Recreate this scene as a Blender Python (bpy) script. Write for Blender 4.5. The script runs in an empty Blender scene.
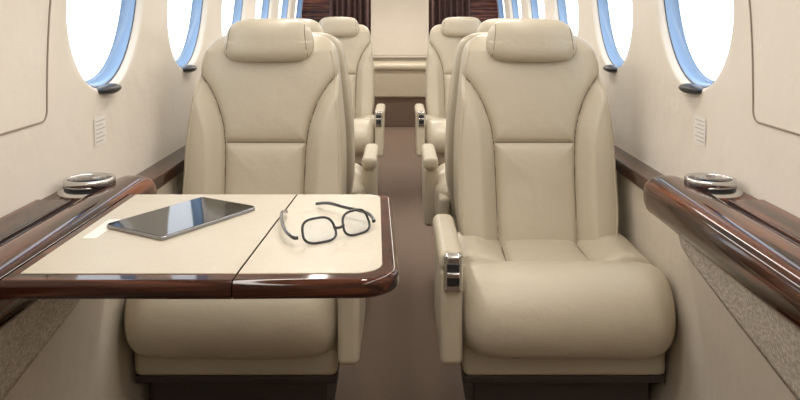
import bpy, bmesh, math, random
import numpy as np
from mathutils import Vector, Matrix
scene = bpy.context.scene
scene.view_settings.view_transform = 'Standard'
COL = scene.collection
random.seed(3)

# ---------------------------------------------------------------- materials
def new_mat(name):
    m = bpy.data.materials.new(name); m.use_nodes = True
    nt = m.node_tree
    return m, nt, nt.nodes['Principled BSDF']

def noise_bump(nt, b, scale, strength, dist=0.002, detail=4, vec=None, extra=None):
    tc = nt.nodes.new('ShaderNodeTexCoord')
    n = nt.nodes.new('ShaderNodeTexNoise'); n.inputs['Scale'].default_value = scale
    n.inputs['Detail'].default_value = detail
    nt.links.new(tc.outputs['Object'], n.inputs['Vector'])
    bp = nt.nodes.new('ShaderNodeBump'); bp.inputs['Strength'].default_value = strength
    bp.inputs['Distance'].default_value = dist
    nt.links.new(n.outputs['Fac'], bp.inputs['Height'])
    if extra:
        n2 = nt.nodes.new('ShaderNodeTexNoise'); n2.inputs['Scale'].default_value = extra[0]
        n2.inputs['Detail'].default_value = 3
        nt.links.new(tc.outputs['Object'], n2.inputs['Vector'])
        b2 = nt.nodes.new('ShaderNodeBump'); b2.inputs['Strength'].default_value = extra[1]
        b2.inputs['Distance'].default_value = extra[2]
        nt.links.new(n2.outputs['Fac'], b2.inputs['Height'])
        nt.links.new(b2.outputs['Normal'], bp.inputs['Normal'])
    nt.links.new(bp.outputs['Normal'], b.inputs['Normal'])
    return tc, n

def leather(name, col, rough=0.45, coat=0.0):
    m, nt, b = new_mat(name)
    b.inputs['Roughness'].default_value = rough
    b.inputs['Specular IOR Level'].default_value = 0.45
    tc, n = noise_bump(nt, b, 420, 0.25, 0.001, extra=(14, 0.35, 0.010))
    n3 = nt.nodes.new('ShaderNodeTexNoise'); n3.inputs['Scale'].default_value = 5
    nt.links.new(tc.outputs['Object'], n3.inputs['Vector'])
    mx = nt.nodes.new('ShaderNodeMix'); mx.data_type = 'RGBA'
    mx.inputs[6].default_value = (col[0]*0.94, col[1]*0.93, col[2]*0.91, 1)
    mx.inputs[7].default_value = (col[0]*1.03, col[1]*1.03, col[2]*1.03, 1)
    nt.links.new(n3.outputs['Fac'], mx.inputs[0])
    nt.links.new(mx.outputs[2], b.inputs['Base Color'])
    return m

def wood(name, scl):
    m, nt, b = new_mat(name)
    tc = nt.nodes.new('ShaderNodeTexCoord')
    mp = nt.nodes.new('ShaderNodeMapping'); mp.inputs['Scale'].default_value = scl
    nt.links.new(tc.outputs['Object'], mp.inputs['Vector'])
    n = nt.nodes.new('ShaderNodeTexNoise'); n.inputs['Scale'].default_value = 1.0
    n.inputs['Detail'].default_value = 5; n.inputs['Distortion'].default_value = 0.6
    nt.links.new(mp.outputs[0], n.inputs['Vector'])
    r = nt.nodes.new('ShaderNodeValToRGB')
    e = r.color_ramp.elements
    e[0].position = 0.35; e[0].color = (0.010, 0.003, 0.002, 1)
    e[1].position = 0.70; e[1].color = (0.19, 0.065, 0.034, 1)
    x = e.new(0.5); x.color = (0.045, 0.014, 0.008, 1)
    nt.links.new(n.outputs['Fac'], r.inputs[0]); nt.links.new(r.outputs[0], b.inputs['Base Color'])
    b.inputs['Roughness'].default_value = 0.07
    b.inputs['Specular IOR Level'].default_value = 0.45
    b.inputs['Coat Weight'].default_value = 0.0
    return m

def plain(name, col, rough=0.5, metal=0.0, coat=0.0):
    m, nt, b = new_mat(name)
    b.inputs['Base Color'].default_value = (*col, 1)
    b.inputs['Roughness'].default_value = rough
    b.inputs['Metallic'].default_value = metal
    b.inputs['Coat Weight'].default_value = coat
    return m

M_leather = leather('cream_leather', (0.515, 0.455, 0.350), 0.36)
M_wall = leather('sidewall_cream', (0.77, 0.715, 0.64), 0.6)
M_console = leather('console_cream', (0.64, 0.575, 0.485), 0.5)
M_inlay = leather('table_inlay_leather', (0.52, 0.47, 0.385), 0.4)
M_wood_y = wood('walnut_gloss_long', (60, 2.2, 60))
M_wood_x = wood('walnut_gloss_cross', (3.0, 70, 70))
M_chrome = plain('chrome', (0.62, 0.61, 0.60), 0.16, 1.0)
M_dark = plain('dark_plastic', (0.02, 0.02, 0.024), 0.35)
M_gap = plain('dark_gap', (0.01, 0.008, 0.007), 0.8)
M_under = plain('seat_frame_dark', (0.04, 0.028, 0.022), 0.6)
M_gasket = plain('window_gasket', (0.06, 0.075, 0.11), 0.3)
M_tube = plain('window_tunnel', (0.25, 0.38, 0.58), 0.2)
M_label = plain('placard_white', (0.80, 0.77, 0.72), 0.5)
M_ink = plain('placard_ink', (0.45, 0.42, 0.39), 0.6)
M_metal = plain('tablet_metal', (0.35, 0.35, 0.37), 0.3, 1.0)
M_screen = plain('tablet_glass', (0.006, 0.007, 0.009), 0.05, 0.0, 0.0)
M_screen.node_tree.nodes['Principled BSDF'].inputs['Specular IOR Level'].default_value = 0.6
M_frame = plain('glasses_acetate', (0.012, 0.014, 0.02), 0.15, 0.0, 0.5)
M_seam = plain('seam_line', (0.30, 0.25, 0.19), 0.8)
M_thread_shade = plain('leather_seam_shadow', (0.17, 0.135, 0.095), 0.8)  # seam stitching, with groove shade put into its dark colour

# fabric
M_fab, nt, b = new_mat('woven_fabric')
tc = nt.nodes.new('ShaderNodeTexCoord')
mp = nt.nodes.new('ShaderNodeMapping'); mp.inputs['Scale'].default_value = (1, 130, 300)
nt.links.new(tc.outputs['Object'], mp.inputs['Vector'])
br = nt.nodes.new('ShaderNodeTexVoronoi'); br.inputs['Scale'].default_value = 1.0; br.inputs['Randomness'].default_value = .35
nt.links.new(mp.outputs[0], br.inputs['Vector'])
r = nt.nodes.new('ShaderNodeValToRGB')
r.color_ramp.elements[0].color = (0.76, 0.70, 0.60, 1); r.color_ramp.elements[0].position = 0.25
r.color_ramp.elements[1].color = (0.36, 0.31, 0.245, 1); r.color_ramp.elements[1].position = 0.7
nt.links.new(br.outputs['Distance'], r.inputs[0]); nt.links.new(r.outputs[0], b.inputs['Base Color'])
b.inputs['Roughness'].default_value = 0.85
bp = nt.nodes.new('ShaderNodeBump'); bp.inputs['Strength'].default_value = 0.5; bp.inputs['Distance'].default_value = 0.0015
bp.invert = True
nt.links.new(br.outputs['Distance'], bp.inputs['Height']); nt.links.new(bp.outputs[0], b.inputs['Normal'])

# carpet
M_carpet, nt, b = new_mat('brown_carpet')
tc, n = noise_bump(nt, b, 500, 0.8, 0.004)
r = nt.nodes.new('ShaderNodeValToRGB')
r.color_ramp.elements[0].color = (0.085, 0.054, 0.037, 1); r.color_ramp.elements[0].position = 0.3
r.color_ramp.elements[1].color = (0.25, 0.175, 0.13, 1); r.color_ramp.elements[1].position = 0.7
nt.links.new(n.outputs['Fac'], r.inputs[0]); nt.links.new(r.outputs[0], b.inputs['Base Color'])
b.inputs['Roughness'].default_value = 0.95
# curtain
M_curtain = leather('curtain_brown', (0.07, 0.035, 0.03), 0.7)
# pane glass
M_glass = bpy.data.materials.new('window_glass'); M_glass.use_nodes = True
nt = M_glass.node_tree; nt.nodes.clear()
o = nt.nodes.new('ShaderNodeOutputMaterial'); mx = nt.nodes.new('ShaderNodeMixShader')
t = nt.nodes.new('ShaderNodeBsdfTransparent'); g = nt.nodes.new('ShaderNodeBsdfGlossy')
t.inputs[0].default_value = (0.93, 0.96, 1, 1); g.inputs['Roughness'].default_value = 0.03
mx.inputs[0].default_value = .06
nt.links.new(t.outputs[0], mx.inputs[1]); nt.links.new(g.outputs[0], mx.inputs[2])
nt.links.new(mx.outputs[0], o.inputs[0])

# ---------------------------------------------------------------- helpers
def empty(name, loc=(0, 0, 0), parent=None):
    e = bpy.data.objects.new(name, None); COL.objects.link(e); e.location = loc
    e.empty_display_size = 0.1
    if parent: e.parent = parent
    return e

def mesh_obj(name, verts, faces, mats, parent=None, smooth=True, midx=None):
    me = bpy.data.meshes.new(name)
    me.from_pydata([tuple(map(float, v)) for v in verts], [], faces)
    if not isinstance(mats, (list, tuple)): mats = [mats]
    for m in mats: me.materials.append(m)
    if midx is not None:
        me.polygons.foreach_set('material_index', midx)
    if smooth: me.polygons.foreach_set('use_smooth', [True]*len(me.polygons))
    me.update()
    ob = bpy.data.objects.new(name, me); COL.objects.link(ob)
    if parent: ob.parent = parent
    return ob

def fix_normals(ob):
    bm = bmesh.new(); bm.from_mesh(ob.data)
    bmesh.ops.recalc_face_normals(bm, faces=bm.faces); bm.to_mesh(ob.data); bm.free()

def rbox(name, lo, hi, bev, mat, parent=None, seg=4):
    bm = bmesh.new(); bmesh.ops.create_cube(bm, size=1)
    for v in bm.verts:
        v.co = Vector([lo[i] + (v.co[i]+0.5)*(hi[i]-lo[i]) for i in range(3)])
    if bev > 0:
        bmesh.ops.bevel(bm, geom=bm.edges[:], offset=bev, segments=seg, profile=0.5, affect='EDGES')
    me = bpy.data.meshes.new(name); bm.to_mesh(me); bm.free()
    me.materials.append(mat)
    me.polygons.foreach_set('use_smooth', [bev > 0]*len(me.polygons))
    ob = bpy.data.objects.new(name, me); COL.objects.link(ob)
    if parent: ob.parent = parent
    if bev > 0:
        md = ob.modifiers.new('wn', 'WEIGHTED_NORMAL'); md.keep_sharp = False
    return ob

def poly_slab(name, pts, z0, z1, bev, mat, parent=None, seg=3, skip=None):
    bm = bmesh.new()
    vs = [bm.verts.new((x, y, z0)) for x, y in pts]
    f = bm.faces.new(vs)
    ret = bmesh.ops.extrude_face_region(bm, geom=[f])
    for v in ret['geom']:
        if isinstance(v, bmesh.types.BMVert): v.co.z = z1
    bmesh.ops.recalc_face_normals(bm, faces=bm.faces)
    if bev > 0:
        es = [e for e in bm.edges if abs(e.verts[0].co.z-e.verts[1].co.z) < 1e-6
              and not (skip and skip(e.verts[0].co) and skip(e.verts[1].co))]
        bmesh.ops.bevel(bm, geom=es, offset=bev, segments=seg, profile=0.5, affect='EDGES')
    me = bpy.data.meshes.new(name); bm.to_mesh(me); bm.free(); me.materials.append(mat)
    me.polygons.foreach_set('use_smooth', [True]*len(me.polygons))
    ob = bpy.data.objects.new(name, me); COL.objects.link(ob)
    if hasattr(me, 'set_sharp_from_angle'): me.set_sharp_from_angle(angle=math.radians(60))
    md = ob.modifiers.new('wn', 'WEIGHTED_NORMAL'); md.keep_sharp = True
    if parent: ob.parent = parent
    return ob

def round_poly(corners, n=8):
    out = []
    N = len(corners)
    for i in range(N):
        x, y, r = corners[i]
        p = Vector((x, y)); a = Vector(corners[i-1][:2]); c = Vector(corners[(i+1) % N][:2])
        if r <= 0: out.append((x, y)); continue
        d1 = (a-p).normalized(); d2 = (c-p).normalized()
        ang = d1.angle(d2); t = r/math.tan(ang/2)
        cen = p + (d1+d2).normalized()*(r/math.sin(ang/2))
        s = p+d1*t; e = p+d2*t
        a0 = math.atan2(s.y-cen.y, s.x-cen.x); a1 = math.atan2(e.y-cen.y, e.x-cen.x)
        da = (a1-a0+math.pi) % (2*math.pi)-math.pi
        for k in range(n+1):
            th = a0+da*k/n
            out.append((cen.x+r*math.cos(th), cen.y+r*math.sin(th)))
    return out

def resample(P, N, closed=True, weight=None):
    P = np.array(P, float)
    if closed: P = np.vstack([P, P[:1]])
    seg = np.linalg.norm(np.diff(P, axis=0), axis=1)
    if weight is not None:
        w = (weight(P[:-1])+weight(P[1:]))/2; seg = seg*w
    s = np.concatenate([[0], np.cumsum(seg)])
    t = np.linspace(0, s[-1], N+1)[:-1] if closed else np.linspace(0, s[-1], N)
    return np.stack([np.interp(t, s, P[:, i]) for i in range(P.shape[1])], 1)

def catmull(P, k=12, closed=False):
    P = [np.array(p, float) for p in P]; n = len(P); out = []
    rng = range(n) if closed else range(n-1)
    for i in rng:
        if closed: a, b, c, d = P[i-1], P[i], P[(i+1) % n], P[(i+2) % n]
        else: a, b, c, d = P[max(i-1, 0)], P[i], P[i+1], P[min(i+2, n-1)]
        for j in range(k):
            t = j/k
            out.append(0.5*((2*b)+(c-a)*t+(2*a-5*b+4*c-d)*t*t+(3*b-a-3*c+d)*t**3))
    if not closed: out.append(P[-1])
    return np.array(out)

def seg_dist(px, py, poly):
    d = np.full(px.shape, 1e9)
    for (ax, ay), (bx, by) in zip(poly[:-1], poly[1:]):
        vx, vy = bx-ax, by-ay; L = vx*vx+vy*vy
        t = np.clip(((px-ax)*vx+(py-ay)*vy)/L, 0, 1)
        d = np.minimum(d, np.hypot(px-ax-t*vx, py-ay-t*vy))
    return d

def smooth01(t):
    t = np.clip(t, 0, 1); return t*t*(3-2*t)

def loft_faces(rows, n, cap=True):
    F = []
    for i in range(rows-1):
        for j in range(n):
            k = (j+1) % n
            F.append((i*n+j, i*n+k, (i+1)*n+k, (i+1)*n+j))
    if cap:
        F.append(tuple(range(n))[::-1]); F.append(tuple((rows-1)*n+j for j in range(n)))
    return F

def tube(name, pts, rad, mat, parent=None, cyclic=False, res=3):
    cu = bpy.data.curves.new(name, 'CURVE'); cu.dimensions = '3D'
    sp = cu.splines.new('POLY'); sp.points.add(len(pts)-1)
    for p, q in zip(sp.points, pts): p.co = (*[float(v) for v in q], 1)
    sp.use_cyclic_u = cyclic
    cu.bevel_depth = rad; cu.bevel_resolution = res; cu.use_fill_caps = True
    cu.materials.append(mat)
    tmp = bpy.data.objects.new(name, cu); COL.objects.link(tmp)
    bpy.context.view_layer.update()
    me = bpy.data.meshes.new_from_object(tmp)
    bpy.data.objects.remove(tmp); 
    me.polygons.foreach_set('use_smooth', [True]*len(me.polygons))
    ob = bpy.data.objects.new(name, me); COL.objects.link(ob)
    if parent: ob.parent = parent
    return ob

# ---------------------------------------------------------------- seat meshes
THREADS = []   # (name, mesh) seam lines
def steal(ob):
    me = ob.data; bpy.data.objects.remove(ob); return me

def make_back():
    zk = [.34, .42, .5, .65, .76, .84, .89, .918, .936, .944, .948]
    wk = [.190, .206, .214, .212, .202, .193, .185, .172, .150, .120, .06]
    tk = [.05, .06, .062, .062, .058, .056, .052, .045, .034, .022, .004]
    zz = np.concatenate([np.linspace(.34, .90, 130), np.linspace(.902, .936, 14), np.linspace(.9375, .948, 10)])
    c = catmull(list(zip(zk, wk, tk)), 20)
    W = np.interp(zz, c[:, 0], c[:, 1]); T = np.interp(zz, c[:, 0], c[:, 2])
    th = np.linspace(0, 2*np.pi, 2001)[:-1]; n = 6
    N = 320
    V = []
    seam = catmull([(.235, .858), (.200, .842), (.170, .812), (.143, .770), (.125, .725), (.114, .68), (.108, .6), (.104, .34)], 10)
    seamz = seam[::-1, 1]; seamx = seam[::-1, 0]
    for z, w, T_ in zip(zz, W, T):
        x = w*np.sign(np.cos(th))*np.abs(np.cos(th))**(2/n)
        y = T_*np.sign(np.sin(th))*np.abs(np.sin(th))**(2/n)
        P = resample(np.stack([x, y], 1), N, True, weight=lambda q: np.where(q[:, 1] < 0, 2.4, 0.7))
        x, y = P[:, 0], P[:, 1]
        front = smooth01((-y/T_-0.05)/0.6)
        ax = np.abs(x); zc = np.full(x.shape, z)
        d1 = seg_dist(ax, zc, [tuple(p) for p in seam])
        d2 = seg_dist(x, zc, [(-.108, .654), (.108, .654)])
        d = np.minimum(d1, d2)
        sx = np.interp(z, seamz, seamx)
        out = ax > sx if z < .858 else np.zeros(x.shape, bool)
        puff = .012*(1-np.exp(-d/.0045))+.012*(1-np.exp(-d/.03))
        bol = np.where(out, .034*smooth01(d1/.045), 0)
        fade = 1 if z < .9 else max(0, 1-(z-.9)/.05)
        y = y-front*(puff+bol)*fade
        y = y+(z-.4)*.25+.213 + .012*math.cos((z-.52)*9)
        V += list(zip(x, y, zc))
    A = np.array(V)
    def surf(x, z):
        m = A[:, 1] < (.21+(z-.4)*.25+.03)
        B = A[m]; q = B[np.argmin((B[:, 0]-x)**2+(B[:, 2]-z)**2)]
        return (x, q[1]-.0004, z)
    for sg in (-1, 1):
        pts = [surf(sg*p[0], p[1]) for p in seam if p[0] < np.interp(p[1], zz, W)-.008 and p[1] > .40]
        THREADS.append(steal(tube('back_seam', pts, .0015, M_thread_shade)))
        pts = [surf(sg*(np.interp(z, zz, W)-.010), z) for z in np.linspace(.42, .90, 60)]
        THREADS.append(steal(tube('edge_piping', pts, .0022, M_leather)))
    THREADS.append(steal(tube('back_seam', [surf(x, .654) for x in np.linspace(-.106, .106, 30)], .0015, M_thread_shade)))
    F = loft_faces(len(zz), N)
    ob = mesh_obj('backrest', V, F, M_leather); fix_normals(ob)
    return steal(ob)

def make_headrest():
    zc, yc = .930, .258
    W, H, D = .124, .060, .056
    V = []; a = np.linspace(-np.pi/2, np.pi/2, 401); rows = 0
    th = np.linspace(0, 2*np.pi, 1201)[:-1]
    prof = resample(np.stack([W*np.sign(np.sin(a))*np.abs(np.sin(a))**(2/6.0), .06*np.abs(np.cos(a))**(2/3.2)], 1), 90, False)
    for x, r in prof:
        r = max(r/.06, 0.02)
        y = D*r*np.sign(np.cos(th))*np.abs(np.cos(th))**(2/2.8)
        z = H*r*np.sign(np.sin(th))*np.abs(np.sin(th))**(2/3.6)
        P = resample(np.stack([y, z], 1), 80)
        y, z = P[:, 0], P[:, 1]
        u = x/W
        for yy, q in zip(y, z):
            xx = x*(1-.08*smooth01((q+.02)/.08))
            V.append((xx, yc+yy+.10*q+.016*u*u, zc+q-(.006*u*u if q > 0 else 0)))
        rows += 1
    F = loft_faces(rows, 80)
    ob = mesh_obj('headrest', V, F, M_leather); fix_normals(ob)
    A = np.array(V)
    B = A[A[:, 1] < yc]
    for sg in (-1, 1):
        pts = []
        for z in np.linspace(zc-.046, zc+.044, 24):
            x = sg*(.106-.006*(z-zc)/.05)
            q = B[np.argmin((B[:, 0]-x)**2+(B[:, 2]-z)**2)]
            pts.append((x, q[1]+.0002, z))
        THREADS.append(steal(tube('headrest_seam', pts, .0009, M_thread_shade)))
    return steal(ob)

def make_cushion():
    prof = catmull([(.19, .400), (.10, .401), (.02, .404), (-.05, .412), (-.10, .428), (-.155, .434), (-.205, .420), (-.24, .388),
                    (-.254, .345), (-.244, .300), (-.21, .270), (-.14, .258), (-.02, .258), (.12, .265), (.20, .285), (.215, .34)], 14, True)
    N = 300
    P = resample(prof, N, True, weight=lambda q: np.where((q[:, 1] > .375), 2.2, 1.0))
    cen = np.array([-.02, .345])
    tang = np.roll(P, -1, 0)-np.roll(P, 1, 0)
    nrm = np.stack([tang[:, 1], -tang[:, 0]], 1); nrm /= np.linalg.norm(nrm, axis=1)[:, None]
    if np.mean(np.sum(nrm*(P-cen), 1)) < 0: nrm = -nrm
    a = np.linspace(-np.pi/2, np.pi/2, 801); W = .245
    xs = resample(np.stack([W*np.sign(np.sin(a))*np.abs(np.sin(a))**(2/7.0), .13*np.abs(np.cos(a))**(2/3.6)], 1), 210, False)
    V = []
    top = smooth01((P[:, 1]-.385)/.01)
    for x, r in xs:
        r = max(r/.13, .02)
        py = P[:, 0]; X = np.full(py.shape, x)
        ycs = -.060+.014*(x/W)**2
        dc = np.abs(py-ycs)
        onroll = py < ycs
        dl = seg_dist(np.abs(X), py, [(.105, -.06), (.098, .2)])
        d = np.minimum(dc, dl)
        h = (.012*(1-np.exp(-d/.004))+.010*(1-np.exp(-d/.03)))
        base = .022
        h = np.where(top > 0, h*top+base*(1-top), base)
        wing = np.where((~onroll) & (abs(x) > .10), .022*smooth01((abs(x)-.10)/.08)*top, 0)
        Q = cen+(P-cen)*r+nrm*((h-base*.6+wing)*r)[:, None]
        V += [(x, q[0], q[1]) for q in Q]
    A = np.array(V)
    def surf(x, y):
        B = A[A[:, 2] > .36]; q = B[np.argmin((B[:, 0]-x)**2+(B[:, 1]-y)**2)]
        return (x, y, q[2]+.0008)
    THREADS.append(steal(tube('seat_seam', [surf(x, -.060+.014*(x/W)**2) for x in np.linspace(-.215, .215, 50)], .0016, M_thread_shade)))
    for sg in (-1, 1):
        THREADS.append(steal(tube('seat_seam', [surf(sg*(.105-.007*(y+.06)/.26), y) for y in np.linspace(-.058, .14, 30)], .0018, M_thread_shade)))
    F = loft_faces(len(xs), N)
    ob = mesh_obj('seat_cushion', V, F, M_leather); fix_normals(ob)
    return steal(ob)

BACK, HEAD, CUSH = make_back(), make_headrest(), make_cushion()

def link(me, name, parent):
    ob = bpy.data.objects.new(name, me); COL.objects.link(ob); ob.parent = parent; return ob

def seat(x, y, rot, aisle):
    """aisle = local sign of the side holding the armrest"""
    e = empty('passenger_seat', (x, y, 0)); e.rotation_euler = (0, 0, rot)
    link(BACK, 'backrest', e); link(HEAD, 'headrest', e); link(CUSH, 'seat_cushion', e)
    for t in THREADS: link(t, 'leather_seam', e)
    def bx(name, x0, x1, y0, y1, z0, z1, bev, mat, seg=4):
        a, c = sorted((x0, x1)); return rbox(name, (a, y0, z0), (c, y1, z1), bev, mat, e, seg)
    bx('seat_skirt', -.226, .226, -.165, .24, .198, .285, .016, M_leather)
    bx('skirt_trim', -.224, .224, -.160, .24, .182, .200, .004, M_under, 2)
    bx('pedestal', -.20, .20, -.13, .2, .02, .19, .01, M_under)
    for s in (-1, 1):
        bx('floor_rail', s*.17-.02, s*.17+.02, -.2, .28, .0, .025, .005, M_under, 2)
    s = aisle
    bx('armrest_panel', s*.232, s*.279, -.235, .06, .255, .462, .014, M_leather)
    bx('armrest_pad', s*.230, s*.283, -.236, .075, .455, .500, .018, M_leather, 5)
    bx('armrest_chrome', s*.232, s*.273, -.244, -.17, .412, .496, .010, M_chrome)
    bx('armrest_slot', s*.239, s*.267, -.2455, -.22, .428, .478, .004, M_dark, 2)
    bx('armrest_lever', s*.239, s*.267, -.252, -.235, .448, .460, .003, M_chrome, 2)
    bx('side_shell', s*.20, s*.236, .0, .24, .24, .40, .015, M_leather)
    return e

seat(.365, 1.80, 0, -1); seat(-.365, 1.80, 0, 1)
seat(.365, 2.66, math.pi, 1); seat(-.365, 2.66, math.pi, -1)
seat(.365, 4.12, 0, -1); seat(-.365, 4.12, 0, 1)

# ---------------------------------------------------------------- fuselage shell
prof = catmull([(.655, .56), (.662, .62), (.668, .72), (.669, .84), (.667, .95), (.66, 1.05), (.643, 1.15), (.607, 1.25), (.54, 1.34),
                (.44, 1.405), (.31, 1.44), (.16, 1.455), (0, 1.46)], 16)
ss = np.concatenate([[0], np.cumsum(np.linalg.norm(np.diff(prof, axis=0), axis=1))])
def PX(s): return np.interp(s, ss, prof[:, 0]), np.interp(s, ss, prof[:, 1])
def WP(side, y, s, off=0.0):
    x, z = PX(s); x1, z1 = PX(min(s+.02, ss[-1])); x0, z0 = PX(max(s-.02, 0))
    t = np.array([x1-x0, z1-z0]); t /= np.linalg.norm(t)
    nx, nz = t[1], -t[0]      # outward
    return (side*(x+nx*off), y, z+nz*off)
s_at = lambda z: float(np.interp(z, prof[:, 1], ss))
SC = s_at(1.046); HS = .25; R = .221; PITCH = .64; Y0 = 1.69; NW = 6
YA, YB = Y0-PITCH/2, Y0+PITCH*(NW-.5)
YMIN, YMAX = -1.2, 7.0
S_CEIL = s_at(1.38)

for side, sname in ((-1, 'left'), (1, 'right')):
    V = []; F = []
    def add_grid(y0, y1, s0, s1, ny, ns):
        b0 = len(V)
        for i in range(ny+1):
            for j in range(ns+1):
                V.append(WP(side, y0+(y1-y0)*i/ny, s0+(s1-s0)*j/ns))
        for i in range(ny):
            for j in range(ns):
                a = b0+i*(ns+1)+j
                F.append((a, a+1, a+ns+2, a+ns+1))
    add_grid(YMIN, YMAX, 0, SC-HS, 30, 14)
    add_grid(YMIN, YMAX, SC+HS, S_CEIL, 30, 6)
    add_grid(YMIN, YA, SC-HS, SC+HS, 8, 20)
    add_grid(YB, YMAX, SC-HS, SC+HS, 8, 20)
    for w in range(NW):
        yc = Y0+PITCH*w; b0 = len(V); K = 16
        sq = []
        for k in range(K): sq.append((1, -1+2*k/K))
        for k in range(K): sq.append((1-2*k/K, 1))
        for k in range(K): sq.append((-1, 1-2*k/K))
        for k in range(K): sq.append((-1+2*k/K, -1))
        n = len(sq); RI = 8
        for r_ in range(RI+1):
            f = r_/RI
            for (a, c) in sq:
                py, ps = a*PITCH/2, c*HS
                ang = math.atan2(ps, py); cy, cs = R*math.cos(ang), R*math.sin(ang)
                V.append(WP(side, yc+py*(1-f)+cy*f, SC+ps*(1-f)+cs*f))
        lips = [(R-.001, .001), (R-.004, .004), (R-.007, .010), (R-.009, .020)]
        for rr, off in lips:
            for (a, c) in sq:
                ang = math.atan2(c*HS, a*PITCH/2)
                V.append(WP(side, yc+rr*math.cos(ang), SC+rr*math.sin(ang), off))
        for r_ in range(RI+len(lips)):
            for k in range(n):
                k2 = (k+1) % n; a = b0+r_*n
                F.append((a+k, a+k2, a+n+k2, a+n+k))
    wall = mesh_obj('wall_'+sname, V, F, M_wall)
    for w in range(NW):
        yc = Y0+PITCH*w
        we = empty('window_%d' % (w+1+(NW if side > 0 else 0)), WP(side, yc, SC))
        inv = Vector(we.location)
        V = []; F = []; mi = []; n = 72
        rings = [(R-.008, .016, 0), (R-.013, .017, 0), (R-.014, .021, 1), (R-.016, .045, 1), (R-.024, .049, 1)]
        for rr, off, _ in rings:
            for k in range(n):
                a = 2*math.pi*k/n
                V.append(Vector(WP(side, yc+rr*math.cos(a), SC+rr*math.sin(a), off))-inv)
        for i in range(len(rings)-1):
            for k in range(n):
                k2 = (k+1) % n
                F.append((i*n+k, i*n+k2, i*n+n+k2, i*n+n+k)); mi.append(rings[i+1][2])
        mesh_obj('window_rim', V, F, [M_gasket, M_tube], we, True, mi)
        V = [Vector(WP(side, yc, SC, .047))-inv]; F = []
        for k in range(n):
            a = 2*math.pi*k/n; V.append(Vector(WP(side, yc+(R-.018)*math.cos(a), SC+(R-.018)*math.sin(a), .047))-inv)
        for k in range(n): F.append((0, 1+k, 1+(k+1) % n))
        mesh_obj('pane', V, F, M_glass, we)
        bm = bmesh.new(); bmesh.ops.create_uvsphere(bm, u_segments=24, v_segments=14, radius=1)
        c = Vector(WP(side, yc-.0, SC-R+.006, -.004))-inv
        for v in bm.verts:
            v.co = Vector((v.co.x*.022, v.co.y*.052, v.co.z*.012))+c
        me = bpy.data.meshes.new('shade_knob'); bm.to_mesh(me); bm.free(); me.materials.append(M_dark)
        me.polygons.foreach_set('use_smooth', [True]*len(me.polygons))
        link(me, 'shade_knob', we)
    sb = s_at(.80); g = []
    yR = 1.40
    g.append(WP(side, YMIN, sb, -.001)); g.append(WP(side, yR-.06, sb, -.001))
    for k in range(9):
        a = -math.pi/2+math.pi/2*k/8
        g.append(WP(side, yR-.02+.02*math.cos(a), sb+.02+.02*math.sin(a), -.001))
    for k in range(1, 14): g.append(WP(side, yR, sb+.02+(S_CEIL-sb-.05)*k/13, -.001))
    tube('trim_panel_'+sname, g, .0018, M_seam)
    pe = empty('wall_placard', WP(side, 1.645, s_at(.745)))
    inv = Vector(pe.location)
    def plate(name, y0, y1, z0, z1, off, mat):
        V = []
        for yy, zz in ((y0, z0), (y1, z0), (y1, z1), (y0, z1)):
            V.append(Vector(WP(side, yy, s_at(zz), -off))-inv)
        mesh_obj(name, V, [(0, 1, 2, 3)], mat, pe, False)
    plate('plate', 1.615, 1.68, .712, .775, .0015, M_label)
    for k in range(6):
        plate('text_line', 1.622, 1.673-.012*(k % 2), .766-k*.009-.0018, .766-k*.009, .002, M_ink)

    # lower wall
    zr = np.linspace(0, 1, 24)
    V = []; ys = np.concatenate([np.linspace(YMIN, 1.3, 20), np.linspace(1.32, 1.66, 20), np.linspace(1.7, YMAX, 30)])
    for y in ys:
        t = 1-smooth01((y-1.36)/.20)
        ztop = .592
        for q in zr:
            z = q*ztop
            xr = np.interp(z, [0, .2, .4, .6], [.57, .60, .612, .612])
            xc = np.interp(z, [0, .2, .35, .5, .6], [.57, .585, .573, .545, .520])
            V.append((side*(xr*(1-t)+xc*t), y, z))
    F = []
    n = len(zr)
    for i in range(len(ys)-1):
        for j in range(n-1):
            a = i*n+j; F.append((a, a+1, a+n+1, a+n))
    mesh_obj('wall_lower_'+sname, V, F, M_console)
    edge = catmull([(1.455, .602), (1.40, .580), (1.28, .540), (1.1, .492), (.9, .452), (.6, .42), (0, .41), (-1.15, .40)], 10)
    V = []; m = 10
    for y, zb in edge:
        t = 1-smooth01((y-1.36)/.20)
        for j in range(m+1):
            z = zb+(.606-zb)*j/m
            xr = .612; xc = np.interp(z, [.35, .5, .6], [.573, .545, .520])
            x = xr*(1-t)+xc*t-.004
            if y > 1.4: x = min(x, .53+(y-1.4)*.25)
            V.append((side*x, y, z))
    F = []
    for i in range(len(edge)-1):
        for j in range(m):
            a = i*(m+1)+j; F.append((a, a+1, a+m+2, a+m+1))
    fo = mesh_obj('trim_fabric_'+sname, V, F, M_fab)
    md = fo.modifiers.new('s', 'SOLIDIFY'); md.thickness = .004; md.offset = 0
    rbox('trim_ledge_'+sname, (min(side*.598, side*.675), 1.50, .565), (max(side*.598, side*.675), YMAX-.02, .600), .008, M_wood_y, None, 3)
    sec = [(.676, .640), (.676, .658), (.592, .658), (.589, .655), (.585, .660), (.578, .667), (.560, .672), (.532, .672), (.512, .667),
           (.500, .656), (.495, .640), (.496, .618), (.500, .606), (.510, .600), (.676, .600)]
    V = []; rows = 0
    cen = np.array([.585, .636])
    for y, sc in [(YMIN, 1), (.5, 1), (1.485, 1), (1.505, .985), (1.52, .95), (1.528, .90), (1.533, .82)]:
        for p in sec:
            q = cen+(np.array(p)-cen)*sc
            V.append((side*q[0], y, q[1]))
        rows += 1
    ce = empty('side_console', (0, 0, 0))
    ob = mesh_obj('ledge_and_rail', V, loft_faces(rows, len(sec)), M_wood_y, ce); fix_normals(ob)
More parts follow.
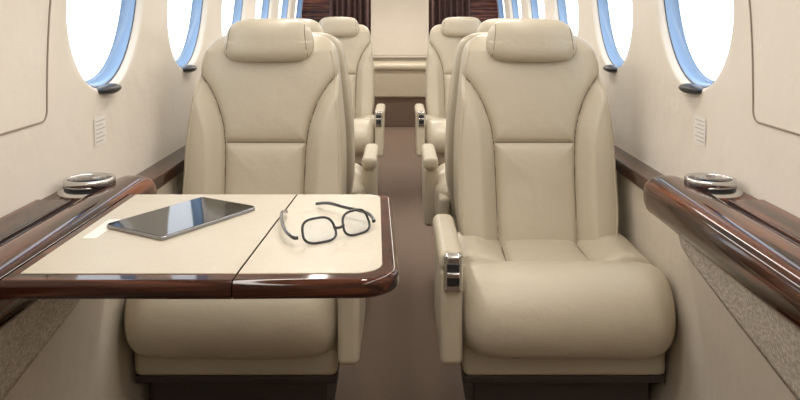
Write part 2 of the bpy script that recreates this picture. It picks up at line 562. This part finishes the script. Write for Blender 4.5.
    ob.data.set_sharp_from_angle(angle=math.radians(50)) if hasattr(ob.data, 'set_sharp_from_angle') else None
    a, c = sorted((side*.598, side*.664))
    rbox('storage_lid_gap', (a-.0025, -1.0, .656), (c+.0025, 1.353, .6595), .0, M_gap, ce)
    rbox('storage_lid', (a, -1.0, .656), (c, 1.35, .664), .003, M_wood_y, ce, 3)
    # cup holder : low flared flange, dark band, raised polished ring around a dark well
    cu = empty('cup_holder', (side*.604, 1.44, .657), ce)
    def ring(name, prf, mat, n=64):
        V = []
        for r_, z in prf:
            for k in range(n):
                an = 2*math.pi*k/n; V.append((r_*math.cos(an), r_*math.sin(an), z))
        ob = mesh_obj(name, V, loft_faces(len(prf), n, False), mat, cu); fix_normals(ob)
    ring('cup_flange', [(.044, .007), (.054, .0065), (.0575, .004), (.058, .0)], M_chrome)
    ring('cup_band', [(.0465, .006), (.0465, .015)], M_dark)
    ring('cup_ring', [(.0395, .004), (.0395, .024), (.0405, .0265), (.0435, .0275), (.0465, .0265), (.0478, .024), (.0478, .0145), (.0465, .014)], M_chrome)
    ring('cup_well', [(.0, .0062), (.0394, .0062), (.0394, .013)], M_dark)

# ceiling
V = []; F = []
S = np.linspace(S_CEIL, ss[-1], 20)
row = [(-1, s) for s in S]+[(1, s) for s in S[::-1][1:]]
for y in (YMIN, YMAX):
    for sd, s in row: V.append(WP(sd, y, s))
n = len(row)
for j in range(n-1): F.append((j, j+1, n+j+1, n+j))
mesh_obj('ceiling', V, F, M_wall)
mesh_obj('floor', [(-.62, YMIN, 0), (.62, YMIN, 0), (.62, YMAX, 0), (-.62, YMAX, 0)], [(0, 1, 2, 3)], M_carpet, None, False)
def end_wall(name, y, mat):
    pts = [(.57, 0), (.61, .3), (.61, .56)]+[tuple(p) for p in prof]
    full = pts+[(-x, z) for x, z in pts[::-1]]
    mesh_obj(name, [(x, y, z) for x, z in full], [tuple(range(len(full)))], mat, None, False)
end_wall('wall_back', YMAX, M_wall); end_wall('wall_front', YMIN, M_wall)

for side in (-1, 1):
    inner = .40
    pts = [(inner, 0), (.57, 0), (.61, .3), (.61, .56)]+[tuple(p) for p in prof if p[0] > inner]
    z_end = [p for p in prof if p[0] > inner][-1][1]
    pts.append((inner, z_end))
    V = [(side*x, 5.0, z) for x, z in pts]+[(side*x, 5.03, z) for x, z in pts]
    ob = mesh_obj('wall_partition', V, loft_faces(2, len(pts)), M_wood_x, None, False); fix_normals(ob)
    V = []; nx = 90; x0, x1 = (.195, .47)
    for z in np.linspace(.03, 1.38, 12):
        for k in range(nx+1):
            f = k/nx; x = x0+(x1-x0)*f
            V.append((side*x, 4.96+.018*math.sin(f*2*math.pi*7)+.005*math.sin(f*29+z*2), z))
    F = []
    for i in range(11):
        for k in range(nx):
            a = i*(nx+1)+k; F.append((a, a+1, a+nx+2, a+nx+1))
    ob = mesh_obj('curtain', V, F, M_curtain)
    md = ob.modifiers.new('s', 'SOLIDIFY'); md.thickness = .003

be = empty('aft_bench', (0, 6.6, 0))
rbox('bench_front', (-.5, 0, .26), (.5, .36, .52), .02, M_leather, be)
rbox('bench_cushion', (-.5, -.02, .50), (.5, .38, .57), .03, M_leather, be)
rbox('bench_plinth', (-.48, .02, .0), (.48, .36, .27), .005, M_carpet, be)
rbox('trim_1', (-.42, 6.975, .60), (.42, 6.995, 1.30), .03, M_wall)

# ---------------------------------------------------------------- table
te = empty('folding_table', (0, 0, 0))
ZT = .674
fx0, fx1 = -.206, -.186
YF, YK = .905, 1.352
def near_fold(co):
    f = (co.y-YF)/(YK-YF); return abs(co.x-(fx0+(fx1-fx0)*f)) < .006
def tb(name, c, z0, z1, bev, mat, n=8): return poly_slab(name, round_poly(c, n), z0, z1, bev, mat, te, 4, near_fold)
tb('main_slab', [(-.499, YF, .004), (fx0-.0009, YF, 0), (fx1-.0009, YK, 0), (-.499, YK, .004)], ZT-.024, ZT, .008, M_wood_x)
tb('leaf_slab', [(fx0+.0009, YF, 0), (.001, YF+.004, .05), (-.016, YK, .03), (fx1+.0009, YK, 0)], ZT-.024, ZT, .008, M_wood_x)
tb('main_inlay', [(-.478, YF+.026, .003), (fx0-.0005, YF+.026, 0), (fx1-.0018, YK-.012, 0), (-.478, YK-.012, .003)], ZT-.002, ZT+.0012, .0006, M_inlay)
tb('leaf_inlay', [(fx0+.0028, YF+.026, 0), (-.022, YF+.028, .035), (-.036, YK-.012, .022), (fx1+.0012, YK-.012, 0)], ZT-.002, ZT+.0012, .0006, M_inlay)
tb('support_arm', [(-.495, 1.05, .005), (-.12, 1.10, .01), (-.12, 1.16, .01), (-.495, 1.22, .005)], ZT-.036, ZT-.0235, .003, M_under)
tb('table_placard', [(-.462, 1.075, .004), (-.442, 1.075, .004), (-.442, 1.175, .004), (-.462, 1.175, .004)], ZT+.001, ZT+.0018, 0, M_label)
ZS = ZT+.0012

# tablet
ta = empty('tablet', (-.344, 1.180, ZS)); ta.rotation_euler = (0, 0, math.radians(59))
def rr(hx, hy, r): return round_poly([(-hx, -hy, r), (hx, -hy, r), (hx, hy, r), (-hx, hy, r)], 6)
poly_slab('body', rr(.100, .064, .008), 0, .0060, .002, M_metal, ta)
poly_slab('glass', rr(.0985, .0625, .007), .0050, .0065, .0004, M_screen, ta)

# glasses, resting on the brow line, arms open
ge = empty('eyeglasses', (0, 0, 0))
HL = Vector((-.142, 1.040, ZS+.012)); HR = Vector((-.041, 1.122, ZS+.012))
mid = (HL+HR)/2; ax = (HR-HL).normalized(); hw = (HR-HL).length/2
up = Vector((0, 0, 1)); fwd = ax.cross(up).normalized()
def lens_pts(sgn, sc=1.0, n=48):
    out = []
    c = mid+ax*(sgn*.0325)+up*(.005)+fwd*.004
    for k in range(n):
        a = 2*math.pi*k/n
        cx, cz = math.cos(a), math.sin(a)
        x = .0250*sc*math.copysign(abs(cx)**.62, cx); z = .0155*sc*math.copysign(abs(cz)**.68, cz)
        x *= 1-.10*(z/.0165)
        out.append(c+ax*x+up*z-fwd*(.20*abs(sgn*.033+x)**2*10)-fwd*(z*.5))
    return out
for s in (-1, 1):
    tube('rim', [tuple(p) for p in lens_pts(s)], .0019, M_frame, ge, True)
    P = lens_pts(s, .97)
    mesh_obj('lens', P, [tuple(range(len(P)))], M_glass, ge, False)
tube('bridge', [tuple(mid+ax*(t*.009)+up*(.006-.003*(1-t*t))+fwd*.004) for t in np.linspace(-1, 1, 9)], .0021, M_frame, ge)
arms = {-1: [HL-ax*.001, HL-ax*.006-fwd*.006, Vector((-.166, 1.07, ZS+.014)), Vector((-.180, 1.125, ZS+.014)), Vector((-.186, 1.165, ZS+.014)), Vector((-.184, 1.200, ZS+.006))],
        1: [HR+ax*.001, HR+ax*.006-fwd*.006, Vector((-.052, 1.155, ZS+.016)), Vector((-.090, 1.190, ZS+.016)), Vector((-.118, 1.222, ZS+.014)), Vector((-.141, 1.250, ZS+.006))]}
for s in (-1, 1):
    tube('temple', [tuple(p) for p in catmull([tuple(p) for p in arms[s]], 6)], .0027, M_frame, ge)

# ---------------------------------------------------------------- lights
M_strip_glow = bpy.data.materials.new('added_strip_glow'); M_strip_glow.use_nodes = True  # glow for the added ceiling strips
bb = M_strip_glow.node_tree.nodes['Principled BSDF']; bb.inputs['Emission Color'].default_value = (1, .93, .82, 1); bb.inputs['Emission Strength'].default_value = 1.5
for side in (-1, 1):  # unseen ceiling strips, added for soft light from above
    le = empty('added_light_strip', (side*.33, 3.0, 1.415))
    rbox('added_strip_panel', (-.035, -3.9, .0), (.035, 3.9, .012), .003, M_strip_glow, le, 2)
    L = bpy.data.lights.new('strip', 'AREA'); L.shape = 'RECTANGLE'; L.size = .06; L.size_y = 7.6
    L.energy = 18; L.color = (1, .96, .90)
    lo = bpy.data.objects.new('added_strip_light', L); COL.objects.link(lo); lo.parent = le; lo.location = (0, 0, -.006)
    lo.rotation_euler = (0, math.radians(side*12), 0)
# unseen dome lights added over the aisle to brighten floor and aft cabin
for y, p in ((1.15, 1.5), (3.35, 4.0), (5.0, 4.5), (6.2, 5)):
    de = empty('added_downlight', (0, y, 1.452))
    V = []; n = 40; pr = [(.0, -.004), (.045, -.004), (.05, -.008), (.058, -.006), (.060, .004)]
    for r_, z in pr:
        for k in range(n):
            V.append((r_*math.cos(2*math.pi*k/n), r_*math.sin(2*math.pi*k/n), z))
    ob = mesh_obj('added_fixture', V, loft_faces(len(pr), n, False), M_chrome, de)
    L = bpy.data.lights.new('dome', 'AREA'); L.shape = 'DISK'; L.size = .09; L.energy = p; L.color = (1, .94, .85); L.spread = math.radians(130)
    lo = bpy.data.objects.new('added_dome_light', L); COL.objects.link(lo); lo.parent = de; lo.location = (0, 0, -.012)

w = bpy.data.worlds.new('sky'); scene.world = w; w.use_nodes = True
nt = w.node_tree; bg = nt.nodes['Background']
tc = nt.nodes.new('ShaderNodeTexCoord'); sx = nt.nodes.new('ShaderNodeSeparateXYZ')
nt.links.new(tc.outputs['Generated'], sx.inputs[0])
r = nt.nodes.new('ShaderNodeValToRGB'); e = r.color_ramp.elements
e[0].position = 0.0; e[0].color = (.88, .92, .96, 1)
e[1].position = .9; e[1].color = (.75, .87, 1, 1)
x = e.new(.1); x.color = (1, 1, 1, 1)
nt.links.new(sx.outputs[2], r.inputs[0]); nt.links.new(r.outputs[0], bg.inputs[0])
bg.inputs[1].default_value = 2.6

# ---------------------------------------------------------------- camera
cam = bpy.data.cameras.new('camera'); co = bpy.data.objects.new('camera', cam); COL.objects.link(co)
co.location = (0, 0, 1.0); co.rotation_euler = (math.pi/2, 0, 0)
cam.sensor_width = 36; cam.lens = 740/800*36; cam.shift_y = -185/800; cam.clip_start = .02
scene.camera = co
